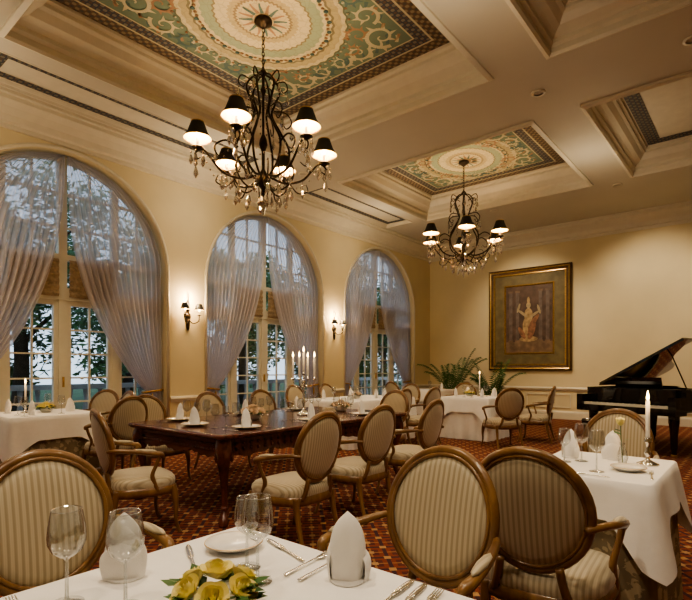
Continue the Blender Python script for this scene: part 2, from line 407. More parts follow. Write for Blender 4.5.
# ---------------------------------------------------------------- windows
def window(idx,yc,r):
    E=empty('window_%d'%idx,(XL-.28,yc,0))
    b=MB()
    def bar(y0,y1,z0,z1,d=.05): b.box(-d,d,y0,y1,z0,z1)
    arcz=lambda y: SP+math.sqrt(max(0,r*r-y*y))
    for y in (-r+.05,-.78,.78,r-.05): bar(y-.05,y+.05,0,arcz(abs(y)+.05)-.01,.05)
    bar(-.06,.06,0,arcz(.06),.055)
    bar(-r,r,2.28,2.46,.07); bar(-r,r,SP+.02,SP+.10,.05); bar(-r+.05,r-.05,0,.10,.05)
    P=[(0,-r*.985*cos(pi*i/32),SP+r*.985*sin(pi*i/32)) for i in range(33)]
    b.tube(P,.055,6,0)
    for (a,c) in ((-r+.10,-.83),(-.73,-.06),(.06,.73),(.83,r-.10)):
        bar(a,a+.06,.1,2.28,.035); bar(c-.06,c,.1,2.28,.035)
        bar(a+.06,c-.06,.1,.42,.03); bar(a+.06,c-.06,2.2,2.28,.03)
        m=(a+c)/2; bar(m-.012,m+.012,.42,2.2,.02)
        for k in range(1,5): 
            z=.42+k*(2.2-.42)/5; bar(a+.06,c-.06,z-.012,z+.012,.019)
        bar(m-.015,m+.015,2.46,SP+.02,.02)
    for y in (-1.15,-.4,.4,1.15): bar(y-.015,y+.015,SP+.1,arcz(abs(y))-.03,.02)
    for z in (3.35,3.85):
        h=math.sqrt(r*r-(z-SP)**2); bar(-h,h,z-.015,z+.015,.02)
    b.box(.055,.085,-.01,.01,1.0,1.15,1)
    b.build('frame',[M_frame,M_gold],parent=E)
    g=MB(); n=24
    pts=[(0,-r,0),(0,r,0)]+[(0,r*cos(pi*i/n),SP+r*sin(pi*i/n)) for i in range(n+1)]
    g.add([(-.005,p[1]*.99,p[2]) for p in pts],[tuple(range(len(pts)))],0,False)
    g.build('glass',[M_pane],parent=E)
    s=MB()
    for (a,c) in ((-.72,-.07),(.07,.72)):
        R=[]
        for k in range(19):
            z=SP+.02-.55*k/18; R.append([(.09+.02*abs(sin(k*pi/3)),a,z),(.09+.02*abs(sin(k*pi/3)),c,z)])
        s.rings(R,0,True,False)
    s.build('roman_blind',[M_shade_w],parent=E)
    for sd in (-1,1):
        cb=MB(); rows=56; cols=120; R=[]; zt=SP+r-.015; tie=.90
        for j in range(rows+1):
            z=zt-(zt-.02)*(j/rows)**1.15
            rr=r-.03; wo=rr if z<=SP else math.sqrt(max(1e-5,rr*rr-(z-SP)**2)) if z<SP+rr else .02
            if z>=tie:
                t=(zt-z)/(zt-tie); wi=.02+ (rr*.80)*t**2.6; wi=min(wi,wo*.93); amp=.012+.03*min(1,t*2)
            else:
                t=(tie-z)/tie; wi=rr*(.82-.16*min(1,t*1.6)); wo=rr*.995; amp=.03+.02*t
            row=[]
            for i in range(cols+1):
                u=i/cols; y=wo+(wi-wo)*u
                ph=2*pi*15*u+.5*sin(z*2+u*5)
                xx=.16+amp*sin(ph)+.008*sin(ph*2.3+z)
                row.append((xx,sd*y,z))
            R.append(row)
        cb.rings(R,0,True,False)
        cb.build('curtain_sheer',[M_sheer],parent=E)
        tb=MB(); yy=sd*(r*.88); 
        P=[(.16+.075*cos(a*pi/8),yy+sd*.18*sin(a*pi/8),tie+.02*sin(a*pi/8)*1) for a in range(16)]
        tb.tube(P,.018,6,0,True); tb.ell((.23,yy-sd*.04,tie-.13),(.02,.02,.10),0,8,6)
        tb.build('tieback',[M_gold],parent=E)
for i,(yc,r) in enumerate(ARC): window(i+1,yc,r)

# ---------------------------------------------------------------- exterior
b=MB(); b.box(-45,XL-.42,-25,45,-.25,-.12); b.build('garden_ground',[M_grass])
b=MB(); b.box(-11,XL-.42,-6,16,-.12,-.005); b.build('terrace_floor',[M_stone])
b=MB()
b.box(-10.95,-10.75,-6,16,.85,.95); b.box(-10.95,-10.75,-6,16,-.0,.1)
yy=-5.9
while yy<16:
    b.lathe([(.05,.1),(.05,.16),(.03,.2),(.075,.38),(.03,.62),(.05,.78),(.05,.85)],8,(-10.85,yy,0)); yy+=.3
b.build('terrace_balustrade',[M_stone])
def treemesh(seed):
    random.seed(seed); b=MB()
    sw(b,[(0,0,-.2,.22),(.1,0,1.5,.17),(0,.1,3,.13),(.1,.1,4.5,.06)],4,8,0)
    for k in range(7):
        a=k*2*pi/7; sw(b,[(0,0,1.8+k*.25,.07),(.7*cos(a),.7*sin(a),2.6+k*.25,.05),(1.5*cos(a),1.5*sin(a),3+k*.3,.02)],3,6,0)
    cl=[(max(-2.2,min(2.2,random.gauss(0,1.3))),max(-2.2,min(2.2,random.gauss(0,1.3))),random.uniform(.9,5.8),random.uniform(.5,1.0)) for _ in range(32)]
    for _ in range(6500):
        c=random.choice(cl); d=Vector((random.gauss(0,1),random.gauss(0,1),random.gauss(0,1)*.7)); d.normalize(); d*=c[3]*random.random()**.4
        p=Vector(c[:3])+d; t=Vector((random.gauss(0,1),random.gauss(0,1),random.gauss(0,.6)-.3)).normalized(); q=t.orthogonal().normalized()
        l=random.uniform(.08,.15); w=l*.35
        b.add([p-t*l,p+q*w,p+t*l,p-q*w],[(0,1,2,3)],1,False)
    return b.mesh('garden_tree',[M_bark,M_leafd])
T=[treemesh(1),treemesh(2)]
random.seed(9)
for i,(x,y) in enumerate([(-15,1.5),(-15,7.5),(-15.5,12.5),(-15,18),(-19,4),(-19,10.5),(-19,16.5),(-18,23),(-15,-3.5),(-18,30),(-23,13),(-23,26),(-15.2,4.7),(-15.2,21.5)]):
    place('garden_tree',T[i%2],(x,y,-.15),i*1.7,sc=random.uniform(.9,1.15))

# ---------------------------------------------------------------- dining chair
def chairmesh():
    b=MB(); DZ=-.03
    def outline(s,z,n=32):
        o=[]
        for i in range(n):
            a=2*pi*i/n; c,d=cos(a),sin(a)
            x=.268*math.copysign(abs(c)**.6,c); y=.25*math.copysign(abs(d)**.6,d)
            x*=1+.09*(y/.255)
            o.append((x*s,y*s,z+DZ))
        return o
    b.rings([outline(.93,.335),outline(1.0,.345),outline(1.02,.37),outline(1.0,.405),outline(.95,.41)],0,True,cap0=True)
    b.rings([outline(.985,.40),outline(1.01,.43),outline(.99,.455),outline(.93,.475),outline(.75,.488),outline(.4,.495),outline(.05,.497)],1,True,cap1=True)
    for s in (-1,1):
        sw(b,[(s*.230,.195,.37,.028),(s*.238,.208,.30,.029),(s*.245,.217,.20,.020),(s*.243,.215,.11,.014),(s*.25,.232,.03,.013),(s*.255,.245,0,.018)],5,8,0)
        sw(b,[(s*.195,-.205,.37,.024),(s*.195,-.22,.26,.022),(s*.20,-.25,.13,.017),(s*.208,-.30,0,.015)],5,8,0)
        sw(b,[(s*.15,-.222,.35,.020),(s*.13,-.245,.42,.018),(s*.115,-.255,.50,.018)],4,8,0)
        sw(b,[(s*.215,-.275,.67,.014),(s*.25,-.22,.675,.015),(s*.288,-.09,.66,.018),(s*.302,.03,.638,.019),(s*.298,.085,.625,.020),(s*.29,.10,.60,.015)],5,8,0)
        sw(b,[(s*.292,.075,.62,.016),(s*.28,.055,.55,.014),(s*.262,.03,.47,.016),(s*.260,.05,.40,.018),(s*.260,.07,.345,.020)],5,8,0)
        M=Matrix.Translation((s*.294,-.03,.665))@Matrix.Rotation(-.12,4,'X')@Matrix.Rotation(-s*.12,4,'Z')
        b.ell((0,0,0),(.019,.085,.014),1,8,6,M)
    t=math.radians(11); U=Vector((0,-sin(t),cos(t))); N=Vector((0,cos(t),sin(t))); C=Vector((0,-.272,.712))
    A,B=.228,.248
    pt=lambda a,k=1,d=0: C+Vector((1,0,0))*A*k*cos(a)+U*B*k*sin(a)+N*(d+.025*(cos(a)**2))
    n=40
    b.tube([pt(2*pi*i/n) for i in range(n)],.020,8,0,True)
    b.tube([pt(2*pi*i/n,.93,.014) for i in range(n)],.009,6,0,True)
    b.tube([pt(2*pi*i/n,.93,-.014) for i in range(n)],.008,6,0,True)
    for sg in (1,-1):
        R=[]
        for k,d in ((.94,.0),(.91,.018),(.75,.032),(.5,.04),(.25,.043),(.03,.044)):
            ring=[]
            for i in range(n):
                a=2*pi*i/n; ring.append(C+Vector((1,0,0))*A*k*cos(a)+U*B*k*sin(a)+N*(sg*d*.75+.025*(k*cos(a))**2))
            R.append(ring if sg>0 else ring[::-1])
        b.rings(R,1,True,cap1=True)
    return b.mesh('dining_chair',[M_chairwood,M_fab])
CH=chairmesh()
def chair(x,y,face,j=0):
    place('dining_chair',CH,(x,y,0),math.radians(face))

# ---------------------------------------------------------------- cloth tables
def rrect(wx,wy,n=40,cr_=.03,sl=1.9):
    P=[]; 
    for (sx,sy,a0) in ((1,-1,-pi/2),(1,1,0),(-1,1,pi/2),(-1,-1,pi)):
        cx=sx*(wx/2-cr_); cy=sy*(wy/2-cr_)
        for k in range(7):
            a=a0+k*pi/12; P.append((cx+cr_*cos(a),cy+cr_*sin(a),cos(a),sin(a),1-abs(k-3)/18))
        nx,ny={(1,-1):(1,0),(1,1):(0,1),(-1,1):(-1,0),(-1,-1):(0,-1)}[(sx,sy)]
        tx,ty=-ny,nx; L=(wy if nx else wx)-2*cr_
        x0=cx+cr_*nx; y0=cy+cr_*ny
        for k in range(1,n):
            t=k/n; e=min(t,1-t)*2
            P.append((x0+tx*L*t,y0+ty*L*t,nx,ny,max(0,.83*(1-e*sl))))
    return P
def drape(b,wx,wy,z0,drop,amp,corner,m,flare=.03,freq=26,zmin=.006):
    P=rrect(wx,wy); R=[]; n=len(P); peri=2*(wx+wy)
    for j in range(13):
        t=j/12; row=[]
        for i,(x,y,nx,ny,c) in enumerate(P):
            s=i/n*freq*peri/4
            d=drop*(1+corner*c**1.2)
            z=z0-t*d
            if j==0: o=-.004
            elif j==1: o=.004; z=z0-.006
            else: o=.006+flare*t+amp*t*(.5+.5*sin(s*pi+sin(s)*.8))+.04*t*c*min(1,corner)
            if j==0: z=z0
            row.append((x+nx*o,y+ny*o,max(z,zmin)))
        R.append(row)
    b.rings(R,m,True); b.add([p for p in R[0]],[tuple(range(n))],m,False)
def clothtable(x,y,wx,wy,name='dining_table',drop=.26,skirt=True,skirtm=None,corner=.8,flare=.03):
    E=empty(name,(x,y,0))
    b=MB()
    if skirt:
        drape(b,wx-.02,wy-.02,.735,.728,.03,0,0,.015,40); b.build('underskirt',[skirtm or M_damask],parent=E)
    b=MB(); b.box(-wx/2+.02,wx/2-.02,-wy/2+.02,wy/2-.02,.70,.73); 
    for sx in (-1,1):
        for sy in (-1,1): b.tube([(sx*(wx/2-.09),sy*(wy/2-.09),.70),(sx*(wx/2-.09),sy*(wy/2-.09),0)],[.03,.02],8)
    b.build('table_frame',[M_chairwood],parent=E)
    b=MB(); drape(b,wx,wy,.75,drop,.022,corner,0,flare,24); b.build('tablecloth',[M_white],parent=E)
    return E
clothtable(-.86,.58,1.0,1.0)
clothtable(-.695,3.02,.62,.80,drop=.18,corner=1.3)
clothtable(-4.15,8.75,.95,.95,skirtm=M_white)
clothtable(-5.5,7.0,1.1,1.9,skirtm=M_white)
clothtable(-6.6,2.3,.95,.95,skirtm=M_damask)
clothtable(-6.4,10.9,1.0,1.0,skirtm=M_white)

# ---------------------------------------------------------------- mahogany table
def bigtable():
    x0,x1,y0,y1=-4.78,-3.28,2.42,5.1; cx,cy=(x0+x1)/2,(y0+y1)/2; wx,wy=x1-x0,y1-y0
    b=MB()
    P=rrect(wx,wy,20,.06)
    R=[[(x+nx*o,y+ny*o,z) for x,y,nx,ny,c in P] for o,z in ((-.03,.70),(-.01,.705),(.0,.715),(.012,.725),(.012,.74),(.0,.748),(-.012,.75))]
    b.rings(R,0,True,cap0=True); b.add(R[-1],[tuple(range(len(P)))],1,False)
    for (ax,L,off,rot) in ((0,wx,wy/2-.09,0),(0,wx,-(wy/2-.09),0),(1,wy,wx/2-.09,1),(1,wy,-(wx/2-.09),1)):
        n=64; F=[]
        for s in (-.018,.018):
            top=[];bot=[]
            for i in range(n+1):
                t=-L/2+.08+(L-.16)*i/n
                dz=.075+.035*abs(sin(i/n*pi*(3 if not rot else 5)))+.008*sin(i*1.3)
                q=(t,off+s) if not rot else (off+s,t)
                top.append((q[0],q[1],.70)); bot.append((q[0],q[1],.70-.10+.055-dz))
            b.rings([top,bot],0,False,False)
            F.append(bot)
        b.rings([F[0],F[1]],0,False,False)
        for i in range(1,n,2):
            t=-L/2+.08+(L-.16)*i/n
            for s in (-.022,.022):
                q=(t,off+s) if not rot else (off+s,t)
                b.ell((q[0],q[1],.655),(.018,.018,.014),0,6,4)
                b.ell((q[0],q[1],.610),(.022,.014,.018),0,6,4)
    for sx in (-1,1):
        for k,sy in ((1,-1),(1,1)):
            X=sx*(wx/2-.10);Y=sy*(wy/2-.10)
            sw(b,[(X,Y,.70,.065),(X+sx*.015,Y+sy*.015,.62,.072),(X+sx*.02,Y+sy*.02,.54,.058),(X,Y,.40,.036),(X-sx*.015,Y-sy*.015,.25,.028),(X-sx*.01,Y-sy*.01,.12,.027),(X+sx*.02,Y+sy*.02,.04,.040),(X+sx*.03,Y+sy*.03,.0,.036)],6,12,0)
            for zz,rr in ((.60,.078),(.45,.048),(.14,.036),(.09,.034)):
                b.lathe([(rr-.014,-.015),(rr,0),(rr-.014,.015)],12,(X,Y,zz),0)
            for q in range(6):
                a=q*pi/3; b.ell((X+.062*cos(a),Y+.062*sin(a),.56),(.016,.016,.05),0,6,6)
    b.build('carved_dining_table',[M_mahog,M_tabtop],(cx,cy,0))
bigtable()

chair(-3.82,2.02,-12)
chair(-2.72,2.66,92); chair(-2.80,3.50,88); chair(-2.82,4.42,93)
chair(-5.30,3.05,-90); chair(-5.32,3.95,-86); chair(-5.3,4.8,-92)
chair(-4.0,5.62,180)
chair(-1.78,.72,-90); chair(-.975,1.47,177)
chair(-.745,2.28,4); chair(-.86,3.95,178)
chair(-3.28,7.94,48); chair(-3.1,8.95,100); chair(-4.78,9.66,-150)
chair(-4.52,6.5,90); chair(-4.52,7.4,88); chair(-6.45,6.6,-90); chair(-6.45,7.5,-88); chair(-5.5,8.38,178)
chair(-5.72,2.75,98); chair(-7.2,3.15,-150); chair(-6.7,3.1,175)
chair(-5.5,10.6,78); chair(-6.6,9.95,-10)

# ---------------------------------------------------------------- tableware
def glassmesh(h=.215,r=.043):
    b=MB(); prof=[(.001,.0),(.036,.0),(.036,.002),(.012,.006),(.004,.012),(.0035,h*.46),(.008,h*.49),(r*.45,h*.515),(r*.78,h*.57),(r*.97,h*.65),(r,h*.72),(r*.95,h*.84),(r*.80,h)]
    b.lathe(prof,28,m=0,cap=False)
    b.lathe([(r*.815,h-.0005),(r*.80,h+.002),(r*.78,h-.0005)],28,m=0,cap=False)
    return b.mesh('wine_glass',[M_glass])
GL=glassmesh(.21,.040); GL2=glassmesh(.185,.034)
def napkinmesh():
    b=MB()
    def shell(a0,a1,h,tw,rr,off,top,e=3.6,sh=.80):
        R=[]; n=30
        for j in range(23):
            t=1-(1-j/22)**1.5; row=[]
            r=rr*(1+.24*sin(t*pi*.8))*math.sqrt(max(.0,1-sh*t**e))*(1-.12*t)
            for i in range(n+1):
                a=a0+(a1-a0)*i/n; fold=1+.06*sin(a*4+t*2)
                zz=h*t*(1-.13*top*(1-cos(a-tw))*t)
                row.append(((r+off)*fold*cos(a)*1.0,(r+off)*fold*sin(a)*.62-.018*t*t,zz))
            R.append(row)
        b.rings(R,0,True,False)
    shell(0,2*pi,.168,pi/2,.038,0,.45,4.2,1.0)
    shell(-2.7,.5,.140,-pi/2,.0400,.005,1.8)
    shell(2.5,5.8,.10,-pi/2,.0405,.011,1.6)
    b.lathe([(.001,.0),(.042,.0),(.044,.006)],20,m=0)
    return b.mesh('folded_napkin',[M_white])
NP=napkinmesh()
def platemesh(r):
    b=MB(); b.lathe([(.001,.001),(r*.55,.001),(r*.6,.004),(r*.75,.008),(r*.98,.018),(r,.019),(r*.98,.022),(r*.75,.013),(r*.6,.009),(.001,.008)],32,m=0,cap=False)
    b.lathe([(r*.955,.0205),(r*.985,.0225),(r*1.0,.0205)],32,m=1,cap=False)
    return b.mesh('plate',[M_china,M_gold])
PL=platemesh(.085); PLB=platemesh(.13)
def knifemesh():
    b=MB(); P=[(0,-.11,.003,.004),(0,-.09,.004,.006),(0,-.02,.004,.0045),(0,0,.004,.005),(0,.02,.004,.009),(0,.09,.003,.009),(0,.115,.003,.001)]
    C=cr(P,4); b.tube([c[:3] for c in C],[max(.0005,c[3]) for c in C],8,0,False,None,.3); return b.mesh('table_knife',[M_silver])
def forkmesh():
    b=MB(); P=[(0,-.10,.004,.007),(0,-.07,.005,.005),(0,.0,.007,.003),(0,.03,.006,.004),(0,.045,.004,.011),(0,.06,.004,.012)]
    C=cr(P,4); b.tube([c[:3] for c in C],[max(.0005,c[3]) for c in C],8,0,False,None,.3)
    for x in (-.009,-.003,.003,.009): sw(b,[(x,.055,.004,.0022),(x,.08,.006,.0018),(x,.10,.010,.001)],3,5,0)
    return b.mesh('table_fork',[M_silver])
KN=knifemesh(); FK=forkmesh(); TZ=.7515
def it(n,me,x,y,rz=0,z=TZ,sc=1): return place(n,me,(x,y,z),math.radians(rz),sc=sc)
it('wine_glass',GL,-1.205,.47); it('wine_glass',GL,-1.085,.545)
it('folded_napkin',NP,-1.245,.625,50)
it('wine_glass',GL,-.965,.82); it('wine_glass',GL2,-1.055,.86)
it('folded_napkin',NP,-.80,.97,-140)
it('plate',PL,-1.20,.93); it('table_knife',KN,-1.07,1.01,75); it('table_knife',KN,-1.22,.80,62)
it('table_fork',FK,-.945,.985,5); it('table_fork',FK,-.895,.985,5)
it('table_knife',KN,-.66,.96,6); it('table_knife',KN,-.62,.96,8); it('table_fork',FK,-.58,.96,4); it('table_fork',FK,-1.22,.385,85); it('table_fork',FK,-1.22,.34,85)
it('plate',PL,-.46,.88)
def rosemesh(mat_p,seed,nr,spread,leaf=14,s0=.0285):
    random.seed(seed); b=MB()
    b.lathe([(.001,0),(spread*.5,0),(spread*.75,.02),(spread*.7,.045),(spread*.6,.05)],16,m=2)
    def rose(c,s,tilt,az):
        M=Matrix.Translation(c)@Matrix.Rotation(az,4,'Z')@Matrix.Rotation(tilt,4,'Y')
        R=[]
        for j in range(5):
            t=j/4; row=[]
            for i in range(25):
                a=i/24*4*pi; r=s*(.08+.34*i/24)*(.75+.25*t); row.append((r*cos(a),r*sin(a),s*(-.3+.95*t-.15*(i/24)*t)))
            R.append(row)
        b.rings(R,0,True,False,M=M)
        for L,(nn,rr,hh,op) in enumerate(((3,.56,.56,.0),(4,.76,.50,.12),(5,.98,.42,.30))):
            for k in range(nn):
                a0=2*pi*k/nn+L*.6; R=[]
                for j in range(6):
                    t=j/5; row=[]
                    for i in range(9):
                        u=(i/8-.5)*2; a=a0+u*1.35*pi/nn
                        r=s*rr*(.35+.65*sin(t*pi*.55)+op*t**3-.10*abs(u)*t); z=s*(-.55+hh*2.1*t-(u*u)*.30*t)
                        row.append((r*cos(a),r*sin(a),z))
                    R.append(row)
                b.rings(R,0,True,False,M=M)
    for k in range(nr):
        inner=k>=nr-1
        a=2*pi*k/(nr-1)+.3; rr=0 if inner else spread*.82
        rose(Vector((rr*cos(a),rr*sin(a),(.066 if not inner else .100)+random.uniform(-.004,.006))),s0,(.62 if not inner else .05),a)
    for k in range(leaf):
        a=random.uniform(0,2*pi); t=Vector((cos(a),sin(a),random.uniform(-.3,.45))).normalized(); q=t.cross(Vector((0,0,1))).normalized(); u=q.cross(t)
        p=Vector((cos(a),sin(a),0))*spread*random.uniform(.45,.95)+Vector((0,0,random.uniform(.04,.065))); l=random.uniform(.04,.06)
        b.add([p,p+t*l*.5+q*l*.32,p+t*l,p+t*l*.5-q*l*.32,p+t*l*.5-u*l*.08],[(0,1,4),(1,2,4),(2,3,4),(3,0,4)],1,True)
    return b.mesh('rose_centerpiece',[mat_p,M_leaf,M_china])
RS=rosemesh(M_petal,3,7,.080,60); RSW=rosemesh(M_petalw,5,8,.09,40)
it('rose_centerpiece',RS,-.905,.655)
it('folded_napkin',NP,-.89,3.15,160); it('wine_glass',GL,-.80,3.06); it('wine_glass',GL2,-.87,2.98); it('wine_glass',GL,-.66,2.80)
it('plate',PL,-.54,2.93); it('table_fork',FK,-.425,2.85,10); it('table_knife',KN,-.68,2.68,85); it('folded_napkin',NP,-.68,3.24,20)
def candlestick(h_stick=.16,h_can=.22):
    b=MB(); b.lathe([(.001,0),(.055,0),(.055,.008),(.03,.018),(.012,.03),(.010,.05),(.02,.065),(.01,.08),(.009,h_stick-.035),(.022,h_stick-.02),(.012,h_stick-.012),(.018,h_stick),(.001,h_stick)],16,m=0,cap=False)
    b.lathe([(.011,h_stick-.004),(.0105,h_stick+h_can),(.003,h_stick+h_can+.002)],12,m=1)
    b.lathe([(.001,h_stick+h_can+.002),(.008,h_stick+h_can+.014),(.006,h_stick+h_can+.030),(.0005,h_stick+h_can+.055)],8,m=2,cap=False)
    return b.mesh('candlestick',[M_silver,M_wax,M_flame])
CS=candlestick(.15,.20)
it('candlestick',CS,-.490,3.17)
it('candlestick',candlestick(.14,.28),-4.1,8.85)
def budvase():
    b=MB(); b.lathe([(.001,0),(.028,0),(.02,.01),(.03,.04),(.012,.10),(.014,.12)],14,m=0,cap=False)
    sw(b,[(0,0,.01,.002),(-.005,0,.12,.002),(-.012,.004,.22,.002)],4,6,1)
    for (zz,a) in ((.13,0),(.16,2.5),(.18,4.4)):
        t=Vector((cos(a),sin(a),.3)); q=Vector((-sin(a),cos(a),0)); p=Vector((-.006,0,zz)); l=.06
        b.add([p,p+t*l*.5+q*l*.28,p+t*l,p+t*l*.5-q*l*.28],[(0,1,2,3)],1,False)
    c=(-.012,.004,.235)
    b.ell(c,(.016,.016,.024),2,8,6)
    for k in range(6):
        a=k*pi/3; M=Matrix.Translation(c)@Matrix.Rotation(a,4,'Z')@Matrix.Rotation(.45,4,'Y'); b.ell((.011,0,.002),(.008,.018,.024),2,8,6,M)
    return b.mesh('rose_bud_vase',[M_glass,M_leaf,M_petal])
it('rose_bud_vase',budvase(),-.60,3.10)
k=0
for X,sd in ((-3.50,-90),(-4.56,90)):
    for Y in (2.85,3.68,4.5):
        it('plate',PLB,X,Y,z=.751); it('folded_napkin',NP,X,Y,sd+10*k,z=.762)
        s=-1 if sd<0 else 1
        it('wine_glass',GL,X+s*.24,Y+.16*s,z=.751); it('wine_glass',GL2,X+s*.22,Y+.06*s,z=.751); it('wine_glass',GL,X+s*.21,Y-.05*s,z=.751)
        it('table_fork',FK,X,Y-.19*s,sd,z=.751); it('table_knife',KN,X,Y+.18*s,sd,z=.751); k+=1
it('plate',PLB,-4.03,2.68,z=.751); it('folded_napkin',NP,-4.03,2.68,15,z=.762); it('wine_glass',GL,-4.17,2.90,z=.751)
it('rose_centerpiece',RSW,-4.03,3.36,z=.751,sc=1.35); it('rose_centerpiece',RSW,-4.03,4.75,z=.751,sc=1.2)
def candelabra():
    b=MB(); b.lathe([(.001,0),(.075,0),(.075,.012),(.04,.03),(.015,.05),(.012,.12),(.024,.15),(.012,.18),(.011,.34),(.028,.37),(.012,.40)],16,m=0,cap=False)
    pos=[(0,0,.46)]
    for q in range(4):
        a=q*pi/2+.4; c,s=cos(a),sin(a)
        sw(b,[(0,0,.36,.007),(.05*c,.05*s,.31,.006),(.11*c,.11*s,.33,.006),(.13*c,.13*s,.39,.006)],5,7,0); pos.append((.13*c,.13*s,.40))
    sw(b,[(0,0,.38,.01),(0,0,.46,.008)],2,8,0)
    for x,y,z in pos:
        b.lathe([(.006,-.01),(.024,.0),(.010,.008),(.014,.03)],10,(x,y,z),0)
        b.lathe([(.012,.02),(.0115,.25),(.002,.252)],10,(x,y,z),1)
        b.lathe([(.001,.252),(.010,.268),(.007,.288),(.0005,.315)],8,(x,y,z),2,cap=False)
    return b.mesh('candelabra',[M_silver,M_wax,M_flame])
it('candelabra',candelabra(),-4.03,4.10,z=.751)
for (x,y) in ((-4.4,8.5),(-3.9,8.5),(-3.88,9.0),(-4.42,9.02),(-5.8,6.4),(-5.2,6.4),(-5.2,7.1),(-5.8,7.1),(-5.5,7.75),(-6.65,10.6),(-6.15,11.1),(-6.35,2.1),(-6.8,2.0),(-6.55,2.6)): it('folded_napkin',NP,x,y,(x*y*40)%360)
for (x,y) in ((-4.2,8.42),(-3.95,8.8),(-4.05,8.42),(-5.5,6.3),(-5.4,6.75),(-5.65,7.2),(-5.3,7.45),(-6.45,2.0),(-6.3,2.4),(-6.25,2.0),(-6.85,2.45),(-6.3,10.8)): it('wine_glass',GL,x,y)
it('rose_centerpiece',RSW,-5.5,6.9,sc=1.1); it('rose_centerpiece',RS,-6.62,2.35,sc=1.1); it('candlestick',CS,-6.68,2.15); it('rose_centerpiece',RS,-4.25,8.75,sc=1.1)

# ---------------------------------------------------------------- chandeliers
def chandmesh():
    b=MB()
    b.lathe([(.001,0),(.10,0),(.10,-.03),(.05,-.06),(.015,-.09),(.001,-.09)],16,m=0,cap=False)
    z=-.08
    i=0
    while z>-.56:
        P=[]
        for k in range(10):
            a=2*pi*k/10; u=.016*cos(a); P.append((u if i%2 else 0,0 if i%2 else u,z-.03+.03*sin(a)))
        b.tube(P,.005,5,0,True); z-=.045; i+=1
    b.lathe([(.001,-.54),(.02,-.56),(.05,-.60),(.02,-.64),(.016,-.75),(.035,-.80),(.015,-.86),(.014,-1.30),(.04,-1.36),(.05,-1.42),(.02,-1.50),(.018,-1.70),(.05,-1.76),(.085,-1.82),(.05,-1.90),(.02,-1.94),(.03,-1.98),(.001,-2.02)],14,m=0,cap=False)
    def drop(x,y,z,s=1):
        s*=1.2
        b.tube([(x,y,z),(x,y,z-.03*s)],.002,4,0)
        b.lathe([(.001,-.028*s),(.009*s,-.04*s),(.001,-.052*s)],6,(x,y,z),1,False,cap=False)
        b.lathe([(.001,-.054*s),(.010*s,-.075*s),(.019*s,-.115*s),(.001,-.145*s)],6,(x,y,z),1,False,cap=False)
    lamps=[]
    for q in range(6):
        a=q*pi/3+.25; c,s=cos(a),sin(a); W=lambda r,z,rad: (r*c,r*s,z,rad)
        sw(b,[W(.03,-.62,.010),W(.12,-.66,.011),W(.19,-.78,.012),W(.13,-.95,.013),W(.10,-1.08,.013),W(.20,-1.26,.014),W(.30,-1.45,.014),W(.26,-1.66,.013),W(.10,-1.80,.012)],6,7,0)
        sw(b,[W(.10,-.72,.008),W(.24,-.66,.008),W(.28,-.74,.007),W(.23,-.79,.006),W(.20,-.74,.005)],5,6,0)
        sw(b,[W(.12,-1.02,.008),W(.26,-1.02,.009),W(.33,-1.12,.008),W(.27,-1.20,.007),W(.22,-1.14,.005)],5,6,0)
        sw(b,[W(.08,-1.78,.013),W(.25,-1.83,.014),W(.45,-1.78,.014),W(.58,-1.64,.013),W(.66,-1.56,.012),W(.74,-1.60,.010),W(.735,-1.67,.008),W(.69,-1.65,.006)],6,7,0)
        sw(b,[W(.28,-1.48,.010),W(.42,-1.42,.011),W(.54,-1.50,.010),W(.50,-1.60,.008),W(.43,-1.56,.006)],5,6,0)
        sw(b,[W(.30,-1.82,.008),W(.40,-1.93,.009),W(.52,-1.90,.008),W(.50,-1.82,.005)],5,6,0)
        x,y=.72*c,.72*s
        b.lathe([(.012,-1.585),(.03,-1.57),(.07,-1.55),(.065,-1.54),(.018,-1.535)],14,(x,y,0),0)
        b.lathe([(.016,-1.54),(.016,-1.44)],10,(x,y,0),3)
        b.lathe([(.004,-1.44),(.020,-1.42),(.018,-1.38),(.001,-1.33)],8,(x,y,0),4,cap=False)
        b.lathe([(.150,-1.440),(.11,-1.375),(.070,-1.265)],24,(x,y,0),2,cap=False)
        b.lathe([(.147,-1.440),(.107,-1.375),(.067,-1.265)],24,(x,y,0),5,cap=False)
        b.lathe([(.153,-1.449),(.153,-1.437)],24,(x,y,0),6,cap=False); b.lathe([(.072,-1.270),(.072,-1.260)],24,(x,y,0),6,cap=False)
        lamps.append((x,y,-1.38))
        for k in range(5):
            aa=a+k*pi/2.5; drop(x+.07*cos(aa),y+.07*sin(aa),-1.55,1.1)
        drop(.74*c,.74*s,-1.66,1.3); drop(.46*c,.46*s,-1.78,1.2); drop(.28*c,.28*s,-.74,1.1); drop(.33*c,.33*s,-1.13,1.2); drop(.53*c,.53*s,-1.50,1.1); drop(.27*c,.27*s,-1.83,1.3)
        a2=a+pi/6; c2,s2=cos(a2),sin(a2)
        sw(b,[(.05*c2,.05*s2,-1.86,.010),(.2*c2,.2*s2,-1.95,.011),(.34*c2,.34*s2,-1.86,.010),(.36*c2,.36*s2,-1.72,.008),(.28*c2,.28*s2,-1.70,.006)],5,6,0)
        drop(.34*c2,.34*s2,-1.88,1.2); drop(.2*c2,.2*s2,-1.95,1.2)
        for t in range(1,8):
            u=t/8; an=a+u*pi/3; rr=.66*(1-.13*sin(u*pi)); zz=-1.60-.16*sin(u*pi)
            b.lathe([(.001,.014),(.013,0),(.001,-.014)],6,(rr*cos(an),rr*sin(an),zz),1,False,cap=False)
        for k in range(9):
            t=k/8; rr=.19+.1*t; zz=-.80-.62*t
            b.lathe([(.001,.014),(.012,0),(.001,-.014)],6,(rr*c2*.9,rr*s2*.9,zz),1,False,cap=False)
